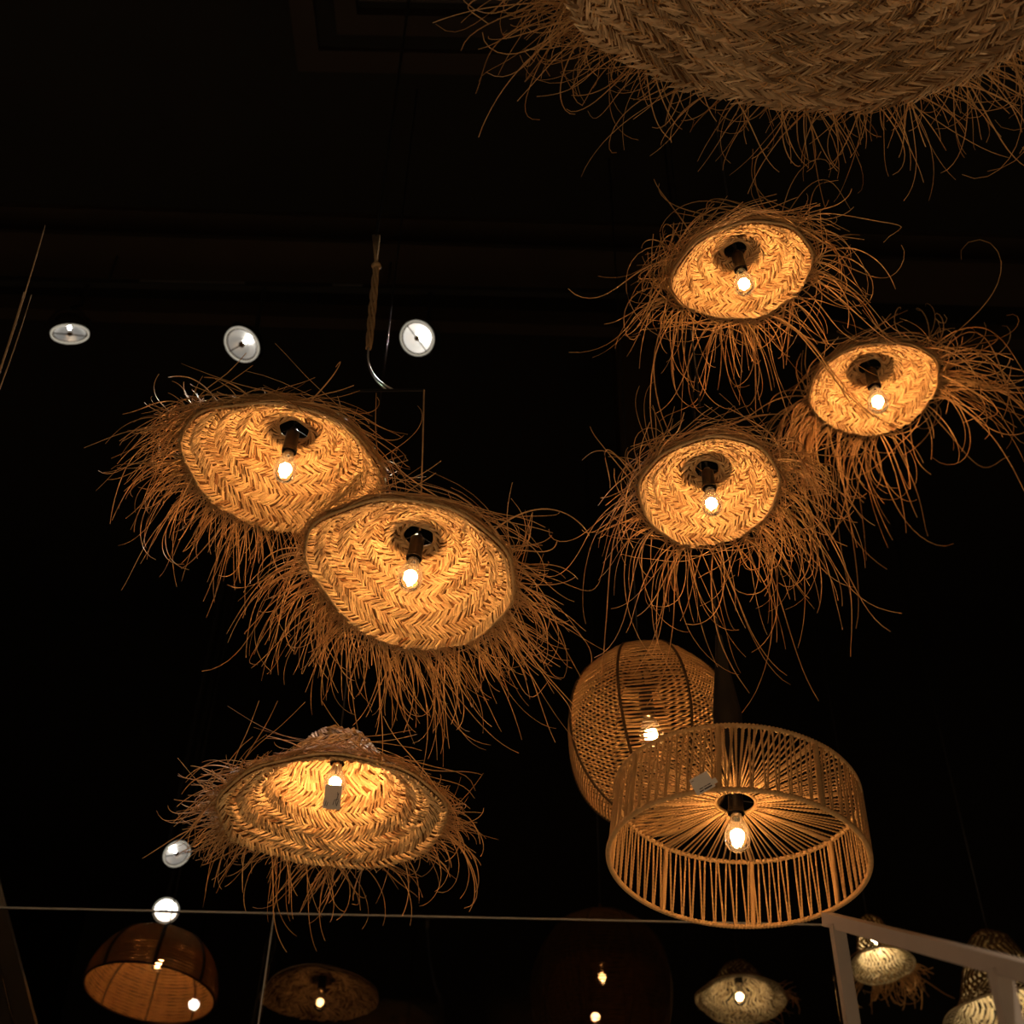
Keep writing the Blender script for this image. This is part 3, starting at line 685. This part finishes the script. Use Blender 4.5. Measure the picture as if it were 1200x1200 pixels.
# ------------------------------------------------------------------ drum lamp of strung cords
def drum_lamp():
    px, py, depth = 864, 1011, 2.9
    org, Rot = face_frame(px, py, depth, .51, 1.5)
    R = 151 * depth / F; H = .292 * 2 * R; Rt = R * .975
    t = thing('cord_drum_lamp', 'wide drum lamp of strung jute cords with a clear bulb under spoked top', 'pendant lamp', mat4(org, Rot))
    V, Fq = wrapped_ring(R, 0, .0066, 210); link('rim_ring', mesh_np('rim_ring', V, Fq, True, None, 'jute'), t)
    V, Fq = wrapped_ring(Rt, H, .0066, 205); link('top_ring', mesh_np('top_ring', V, Fq, True, None, 'jute'), t)
    rh = .048; zh = H - .012
    V, Fq = wrapped_ring(rh, zh, .005, 50); link('hub_ring', mesh_np('hub_ring', V, Fq, True, None, 'jute'), t)
    V, Fq = rope_unit(18); me = mesh_np('wall_cord', V, Fq, True, None, 'jute')
    V, Fq = rope_unit(26); ms = mesh_np('spoke_cord', V, Fq, True, None, 'jute')
    V, Fq = wrap_unit(26); mp = mesh_np('wrapped_post', V, Fq, True, None, 'jute')
    V, Fq = wrap_unit(36); mq = mesh_np('wrapped_spoke', V, Fq, True, None, 'jute')
    posts = 8; n = 68; rng = np.random.default_rng(5)
    P = lambda r, a, z: np.array([r * math.cos(a), r * math.sin(a), z])
    a0 = math.radians(83)
    for k in range(posts):
        a = a0 + 2 * PI * k / posts
        link('wrapped_post', mp, t, seg_matrix(P(R, a, 0), P(Rt, a, H), .0072))
        link('wrapped_spoke', mq, t, seg_matrix(P(Rt, a, H), P(rh, a, zh), .0050))
    for k in range(n):
        a = a0 + 2 * PI * (k + .5) / n + rng.normal(0, .006)
        dl = 2 * PI / n
        for s in (0, 1):                              # a pair of cords spreading from one knot
            at_ = a + (s - .12) * dl * .62 + rng.normal(0, .006)
            link('wall_cord', me, t, seg_matrix(P(R, a + s * dl * .13, 0), P(Rt, at_, H), .0022 * rng.uniform(.9, 1.15)))
    m = 112
    for k in range(m):
        a = a0 + 2 * PI * (k + .5) / m + rng.normal(0, .008)
        link('spoke_cord', ms, t, seg_matrix(P(Rt, a, H - .001), P(rh, a + rng.normal(0, .03), zh + rng.normal(0, .002)), .0021 * rng.uniform(.9, 1.15)))
    top = add_bulb(t, Rot, (0.0, .0, zh - .028), .3, 1.05)
    o = MB()
    for k in range(3): o.tube([top + np.array([0, 0, -.045]), P(rh, k * 2.09, zh)], .002, 5)
    o.build('support_wire', 'black_metal', t)
    add_cord(t, Rot, org, top, r=.0045)
    gz = Rot.T @ np.array([0, 0, 1.0]); gx = unit(np.cross((0, 1, 0), gz)); gy = np.cross(gz, gx)
    MB().lathe([(.0001, .02), (.034, .02), (.038, .06), (.037, .20), (.028, .27), (.016, .36), (.009, .44), (.0001, .445)], 24).build('cord_sleeve', 'black_paint', t, smooth=True, matrix=mat4(top, np.stack([gx, gy, gz], 1)), label='dark tapered cord sleeve')
    # paper tag on the near wall of the drum
    cl = Rot.T @ (CAM - org); dl_ = Rot.T @ ray(823, 918); ro = R + .013
    qa = dl_[0]**2 + dl_[1]**2; qb = 2 * (cl[0]*dl_[0] + cl[1]*dl_[1]); qc = cl[0]**2 + cl[1]**2 - ro**2
    td = (-qb - math.sqrt(qb*qb - 4*qa*qc)) / (2 * qa); lp = cl + dl_ * td
    nl = unit((lp[0], lp[1], 0)); c = org + Rot @ lp; d = unit(.35 * (Rot @ nl) + .65 * unit(CAM - c)); x = unit(np.cross(Rot[:, 2], d)); y = np.cross(d, x); an = math.radians(27)
    x, y = x * math.cos(an) + y * math.sin(an), y * math.cos(an) - x * math.sin(an)
    tg = thing('price_tag', 'small square paper tag with two lines of tiny print on the cord drum lamp', 'tag', mat4(c, np.stack([x, y, d], 1)))
    s = td / F * 1.05
    MB().box((-11.5*s, -9.5*s, -.0006), (11.5*s, 10*s, .0006)).build('card', 'paper', tg)
    MB().box((11.5*s, -7*s, -.0005), (16*s, -1*s, .0003)).build('tab', 'paper', tg)
    for i, (x0, x1, yy, h) in enumerate(((-6, -1.5, -4.5, .9), (-.5, 3.5, -4.3, .8), (4.2, 8, -4.3, .9), (-7, -2, -7.2, 1.3), (-1, 8.5, -7.0, 1.5), (-10.5, -7, 7, .7))):
        MB().box((x0*s, (yy - h/2)*s, .0006), (x1*s, (yy + h/2)*s, .0010)).build('print_line', 'ink', tg)
drum_lamp()

# ------------------------------------------------------------------ ball lamp of wound cords
def ball_lamp(label, px, py, depth, Rpx, Hpx, ratio_axis, rows, nribs, row_parts, mat, ribmat, fil, gap=None, rot=0.0, cordr=.0021, top_open=.22, bottom_open=.30, kind='ball', name='cord_ball_lamp', cord=True, seed=3, bulb_z=0.0, bulb_scale=1.0, sagk=0.03):
    """rows of cord strung between meridian ribs; local z is up, origin at the centre"""
    org = at(px, py, depth); Rot = ratio_axis
    R = Rpx * depth / F; H = Hpx * depth / F
    t = thing(name, label, 'pendant lamp', mat4(org, Rot)); rng = np.random.default_rng(seed)
    if kind == 'ball':
        pa, pb = math.acos(min(1, bottom_open)), math.acos(min(1, top_open))
        def prof(f): ph = -pa + (pa + pb) * f; return R * max(.02, math.cos(ph)) ** .92, H * math.sin(ph)
    else:                                            # dome, open below
        def prof(f): ph = -.12 + (PI / 2 - .22 + .12) * f; return R * math.cos(ph) ** .85 / math.cos(.12), H * (math.sin(ph) + math.sin(.12)) 
    ang = np.arange(nribs) * 2 * PI / nribs + rot
    for a in ang:
        pts = []
        for i in range(25):
            r, z = prof(i / 24); pts.append((r * 1.008 * math.cos(a), r * 1.008 * math.sin(a), z))
        MB().tube(pts, .0045 if kind == 'ball' else .008, 6).build('rib', ribmat, t, smooth=True)
    for f in (0.0, 1.0):
        r, z = prof(f); V, Fq = wrapped_ring(r * 1.004, z, .0055, 120, 6)
        link('end_ring', mesh_np('end_ring', V, Fq, True, None, ribmat if kind == 'dome' else mat), t)
    allV, allF, base = [], [], 0
    seg = 7
    for k in range(rows):
        f = (k + .5) / rows; r, z = prof(f)
        runs = []; cur = []
        for i in range(nribs):
            skip = gap is not None and i == gap[0] and gap[1] < f < gap[2]
            if skip:
                if cur: runs.append(cur)
                cur = []
                continue
            a, b = ang[i], ang[i] + 2 * PI / nribs
            A = np.array([math.cos(a), math.sin(a)]); B = np.array([math.cos(b), math.sin(b)])
            for s in range(seg + (0)):
                u = s / seg; q = A + (B - A) * u; q = q * (1 + sagk * (4 * u * (1 - u)))
                zz = z + rng.normal(0, .0006) + (.004 * math.sin(PI * u) * (1 if k % 2 else -1)) * .25
                cur.append((q[0] * r, q[1] * r, zz))
            last = (B[0] * r, B[1] * r, z)
            nxt_skip = gap is not None and ((i + 1) % nribs) == gap[0] and gap[1] < f < gap[2]
            if nxt_skip or i == nribs - 1: cur.append(last)
        if cur: runs.append(cur)
        Vs, Fs, b0 = [], [], 0
        for c in runs:
            P = np.array(c)
            tw = cordr * (1 + .16 * np.where(np.arange(len(P)) % 2 == 0, 1, -1)) * rng.uniform(.85, 1.15)
            v, fq = tubes_np(P[None], tw[None], 4); Vs.append(v); Fs.append(fq + b0); b0 += len(v)
        v = np.concatenate(Vs); fq = np.concatenate(Fs)
        if row_parts: link('cord_row', mesh_np('cord_row', v, fq, True, None, mat), t)
        else: allV.append(v); allF.append(fq + base); base += len(v)
    if allV: link('cord_weave', mesh_np('cord_weave', np.concatenate(allV), np.concatenate(allF), True, None, mat), t, kind='stuff')
    r1, z1 = prof(1.0)
    mouth = np.array([0, 0, bulb_z * R])
    top = add_bulb(t, Rot, mouth, 0.0, bulb_scale, fil)
    o = MB()
    for k in range(3):
        a = 2 * PI * k / 3; o.tube([(0, 0, z1), (r1 * math.cos(a), r1 * math.sin(a), z1)], .002, 5)
    o.build('support_wire', 'black_metal', t)
    MB().tube([top, (0, 0, z1 + .02)], .0035, 6).build('stem', 'black_metal', t)
    MB().lathe([(.0001, .055), (.006, .05), (.007, .036), (.013, .032), (.013, .01), (.018, .006), (.018, 0), (.0001, 0)], 14, (0, 0, z1)).build('top_fitting', 'rib_dark', t, smooth=True)
    if cord: add_cord(t, Rot, org, (0, 0, z1 + .05))
    return t

def tilt_frame(tx, ty, rz=0.0):
    """world upright frame leaned by small angles (degrees) about x and y"""
    m = Matrix.Rotation(math.radians(tx), 3, 'X') @ Matrix.Rotation(math.radians(ty), 3, 'Y') @ Matrix.Rotation(math.radians(rz), 3, 'Z')
    return np.array(m)
ball_lamp('ball lamp of wound jute cord with dark ribs, partly hidden behind the cord drum', 763, 862, 3.75, 101, 114, tilt_frame(0, -4), 62, 8, True, 'jute', 'rib_dark', 'fil',
          rot=math.radians(-116), bulb_z=.30, cordr=.003, top_open=.12, bulb_scale=1.25)

# ------------------------------------------------------------------ lamps in the back, behind the glass, two standing in for reflections
ball_lamp('brown dome lamp of fine woven cord, open below, behind the smoked glass', 175, 1164, 5.3, 76, 66, tilt_frame(-7, 3), 50, 8, False, 'jute', 'rib_dark', 'fil', rot=.25, kind='dome', name='woven_dome_lamp', bulb_z=.75, cordr=.0036, sagk=.07, bulb_scale=1.1)
ball_lamp('reflection of the ball lamp in the glass, built as a dark tall basket with a small glowing filament', 706, 1158, 5.3, 84, 90, tilt_frame(0, 0), 84, 9, False, 'jute_dimmed', 'rib_dark', 'fil_dim', rot=.2, name='basket_reflection', bulb_z=.36, cordr=.0026, seed=9)  # stands in for the ball lamp's mirror image in the glass
straw_lamp('lamp reflection in the glass, built as a dim brown saucer with a lone small bulb, beside the pane joint', 376, 1166, 66, 30, 3, 5.4, .34, hole=.1, bands=6, strip=.02, seed=91, mat='grey_straw', outside=False, fil='fil_dim', name='saucer_reflection', fr=None, bulb_drop=-.06, axis_mix=.1)  # stands in for a mirrored lamp, built as a real one behind the pane
straw_lamp('pale woven lamp with ringed brim and pierced crown behind the smoked glass', 867, 1172, 54, 26, 0, 5.4, .85, kind='bell', hole=.08, bands=8, strip=.018, seed=97, mat='pale_straw', liner=False, mat_out='jute_dimmed', fill=.70, jitter=.12, lift=.004, shingle=.003, fil='fil_cool', name='pierced_crown_lamp',
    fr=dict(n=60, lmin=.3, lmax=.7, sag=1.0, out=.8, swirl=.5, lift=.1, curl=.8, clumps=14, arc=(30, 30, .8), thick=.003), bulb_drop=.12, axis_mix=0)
straw_lamp('fringed lamp, its pierced crown darkened as unlit outside, glowing inside the angle of the painted railing', 1034, 1132, 37, 20, -12, 5.4, 1.75, kind='bell', hole=.16, bands=10, strip=.018, seed=101, mat='pale_straw', liner=False, mat_out='jute_dimmed', fill=.62, jitter=.12, lift=.004, shingle=.003, fil='fil_cool', name='pierced_crown_lamp',
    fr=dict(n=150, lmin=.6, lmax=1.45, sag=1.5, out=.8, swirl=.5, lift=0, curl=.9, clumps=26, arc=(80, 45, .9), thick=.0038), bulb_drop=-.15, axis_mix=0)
straw_lamp('large pierced lamp with sparkling crown rising behind the upper rail of the railing', 1188, 1200, 80, 38, -10, 5.2, 1.45, kind='bell', hole=.12, bands=11, strip=.026, seed=103, mat='pale_straw', liner=False, mat_out='jute_dimmed', fill=.60, jitter=.12, lift=.004, shingle=.003, fil='fil_cool', name='pierced_crown_lamp',
    fr=None, bulb_drop=.50, axis_mix=0)

# ------------------------------------------------------------------ spotlights
def spotlight(label, px, py, depth, a, ratio, tilt, mat, energy=0.0, stem='track', group=None, org=None, Rot=None, spin=0.0, hot=False, R=None):
    if org is None: org, Rot = face_frame(px, py, depth, ratio, tilt)
    R = R or a * depth / F
    t = thing('spotlight', label, 'spotlight', mat4(org, Rot), group)          # local -z is the beam
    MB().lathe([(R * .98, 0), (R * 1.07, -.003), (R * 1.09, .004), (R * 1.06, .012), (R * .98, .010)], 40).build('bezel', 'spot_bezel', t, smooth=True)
    MB().lathe([(R * .99, .004), (R * .90, .004)], 40).build('inner_ring', 'rib_dark', t)
    prof = [(R * .91 * f, .004 + R * .60 * (1 - f * f)) for f in np.linspace(1, .02, 12)]
    MB().lathe(prof, 40).build('reflector', mat, t, smooth=True)
    MB().lathe([(R * 1.09, .006), (R * 1.10, R * .5), (R * .85, R * .95), (R * .6, R * 1.15), (.0001, R * 1.18)], 32).build('housing', 'black_metal', t, smooth=True)
    cap = MB().lathe([(.0001, .10 * R), (.16 * R, .10 * R), (.18 * R, .0), (.14 * R, -.03 * R), (.0001, -.04 * R)], 18).build('burner_cap', 'rib_dark', t, smooth=True)
    c, s = math.cos(spin), math.sin(spin)
    for sg in (1, -1):
        MB().tube([(.15 * R * c * sg, .15 * R * s * sg, 0), (R * c * sg, R * s * sg, -.001)], [.045 * R, .03 * R], 5).build('burner_arm', 'rib_dark', t)
    MB().lathe([(.0001, .56 * R), (.09 * R, .56 * R), (.10 * R, .40 * R), (.0001, .39 * R)], 10).build('burner', 'spot_burner', t)
    # yoke and stem to the track or ceiling
    yk = MB()
    for sg in (1, -1): yk.tube([(R * 1.13 * sg, 0, R * .45), (R * 1.16 * sg, 0, R * .9), (R * .6 * sg, 0, R * 1.6), (0, 0, R * 1.75)], .006, 5)
    yk.build('yoke', 'black_metal', t)
    wtop = org + Rot @ np.array([0, 0, R * 1.75])
    ztop = (6.08 if stem == 'track' else CEIL)
    e = np.array([wtop[0], wtop[1], ztop])
    if stem == 'track':
        e = TRK_A + TRK_D * (wtop[0] - TRK_A[0]) + np.array([0, 0, -.017])
    lp = [Rot.T @ (q - org) for q in (wtop, np.array([e[0], e[1], wtop[2] + .5 * (e[2] - wtop[2])]) if stem == 'track' else (wtop + e) / 2, e)]
    MB().tube(lp, .010, 6).build('stem', 'black_metal', t)
    if energy:
        ld = bpy.data.lights.new('spot_beam', 'SPOT'); ld.energy = energy; ld.color = (1.0, .93, .82); ld.spot_size = math.radians(70); ld.spot_blend = .6; ld.shadow_soft_size = .04
        link('spot_beam', ld, t, mat4((0, 0, -.06 * R), np.eye(3)))
    return t
spotlight('track spotlight turned straight down so its dish shows as a thin ellipse', 82, 392, 5.45, 20, .50, 0, 'reflector_dull', 6, spin=.2)
spotlight('track spotlight with bright dish tilted to the left, centre one on the track', 283, 404, 5.45, 20.5, .80, 52, 'reflector_soft', 10, spin=1.7 - PI)
spotlight('brightest track spotlight facing forward right beside the hanging rope', 488.5, 396.5, 5.45, 19.5, .92, 65, 'reflector_bright', 110, spin=1.35 + PI * .5)
spotlight('small spotlight tilted to one side, just above the blazing one over the dome lamp', 207.5, 1001, 5.6, 15, .82, -40, 'reflector_soft', 4, stem='ceiling', spin=.6)
spotlight('small blazing white spotlight directly above the brown dome lamp', 194.5, 1067.5, 5.75, 14, .95, 0, 'reflector_hot', 6, stem='ceiling', spin=.3)

# spotlight behind the viewer whose mirror image sits in the smoked glass in front of the dome lamp
def rear_spot():
    d = ray(227, 1177); k = (2 * (GY - .006) + 1.6) / d[1]
    q = CAM + d * k; q[1] = 2 * (GY - .006) - q[1]
    aim = np.array([.5, 2.2, 3.8]); z = -unit(aim - q); x = unit(np.cross((0, 0, 1), z)); y = np.cross(z, x)
    spotlight('spotlight on the ceiling behind the viewer, mirrored in the smoked glass', 0, 0, 0, 0, 0, 0, 'reflector_hot', 10, stem='ceiling', org=q, Rot=np.stack([x, y, z], 1), R=.05)
rear_spot()

# unseen downlights added behind the viewer as fill: they light the pale floor, which throws soft light up
def fill_downlight(x, y, label):
    t = thing('fill_downlight', label, 'fill_downlight', mat4((x, y, CEIL), np.eye(3)))
    MB().lathe([(.10, 0), (.125, 0), (.125, -.008), (.10, -.006)], 32).build('trim_ring', 'black_metal', t, smooth=True)
    MB().lathe([(.10, -.002), (.085, .04), (.05, .06), (.0001, .062)], 32).build('reflector', 'chrome', t, smooth=True)
    MB().lathe([(.0001, -.001), (.045, -.001), (.045, .01), (.0001, .01)], 24).build('diffuser', 'spot_bezel', t)
    ld = bpy.data.lights.new('fill_beam', 'SPOT'); ld.energy = DOWN; ld.color = (1.0, .80, .58); ld.spot_size = math.radians(84); ld.spot_blend = .5; ld.shadow_soft_size = .05
    link('fill_beam', ld, t, mat4((0, 0, -.02), np.eye(3)))
DOWN = 1500.0
fill_downlight(-1.7, -1.3, 'added fill lamp on the ceiling behind the viewer, out of view, on the side of the dry stalks')
fill_downlight(1.9, -1.3, 'added fill lamp on the ceiling behind the viewer, out of view, on the side of the railing')

# ------------------------------------------------------------------ painted stair railing, lower right
def railing():
    t = thing('stair_railing', 'off-white painted square-tube stair railing sloping down beside the fringed back lamps', 'railing', mat4((0, 0, 0), np.eye(3)))
    da, db = 2.6, 1.62
    a = at(969, 1077, da); b = at(1228, 1145, db)
    MB().bar(a, b, .022, .027, up=UP).build('top_rail', 'white_paint', t)
    for x0, y0 in ((981, 1086), (1171, 1138)):
        f = (x0 - 969) / (1228 - 969); q = at(x0, y0, 1 / ((1 - f) / da + f / db))
        MB().bar(q, (q[0], q[1], 0), .026, .028, up=(0, 1, 0)).build('post', 'white_paint', t)
railing()

# slanting pale board at the lower left, behind the glass
def stringer():
    t = thing('stair_stringer', 'pale slanting stair board with a shallow groove at the foot of the left wall', 'board', mat4((0, 0, 0), np.eye(3)))
    Y = 4.95
    a = at_y(-40, 1015, Y); b = at_y(20, 1240, Y); n = unit(b - a); sd = unit(np.cross((0, 1, 0), n)); 
    if sd[0] > 0: sd = -sd
    e0 = at_y(-15, 985, Y); e1 = at_y(52, 1240, Y); 
    w = .07
    MB().add([e0, e1, e1 + sd * w, e0 + sd * w] + [q + np.array([0, .05, 0]) for q in (e0, e1, e1 + sd * w, e0 + sd * w)],
             [(0,3,2,1),(4,5,6,7),(0,1,5,4),(1,2,6,5),(2,3,7,6),(3,0,4,7)]).build('nosing_board', 'pale_board', t)
    g = w + .012
    MB().add([e0 + sd * g, e1 + sd * g, e1 + sd * .6, e0 + sd * .6] + [q + np.array([0, .05, 0]) for q in (e0 + sd * g, e1 + sd * g, e1 + sd * .6, e0 + sd * .6)],
             [(0,3,2,1),(4,5,6,7),(0,1,5,4),(1,2,6,5),(2,3,7,6),(3,0,4,7)]).build('face_board', 'pale_board', t)
stringer()

# dry stalks leaning in at the left edge
def stalks():
    t = thing('dried_stalk', 'thin dry stalks leaning in front of the wall under the beam', 'dried stalk', mat4((0, 0, 0), np.eye(3)))
    for (x0, y0), (x1, y1), dd, r in (((53, 264), (-30, 520), 3.4, .0028), ((28, 342), (-32, 520), 3.38, .003), ((37, 345), (-26, 520), 3.42, .0022)):
        a = at(x0, y0, dd); b = at(x1, y1, dd - .3); m = (a + b) / 2 + np.array([.012, 0, 0])
        MB().tube([(1-f)**2*a + 2*f*(1-f)*m + f*f*b for f in np.linspace(0, 1, 9)], [r * (.5 + .6 * f) for f in np.linspace(0, 1, 9)], 5).build('stalk', 'rope', t, smooth=True)
stalks()
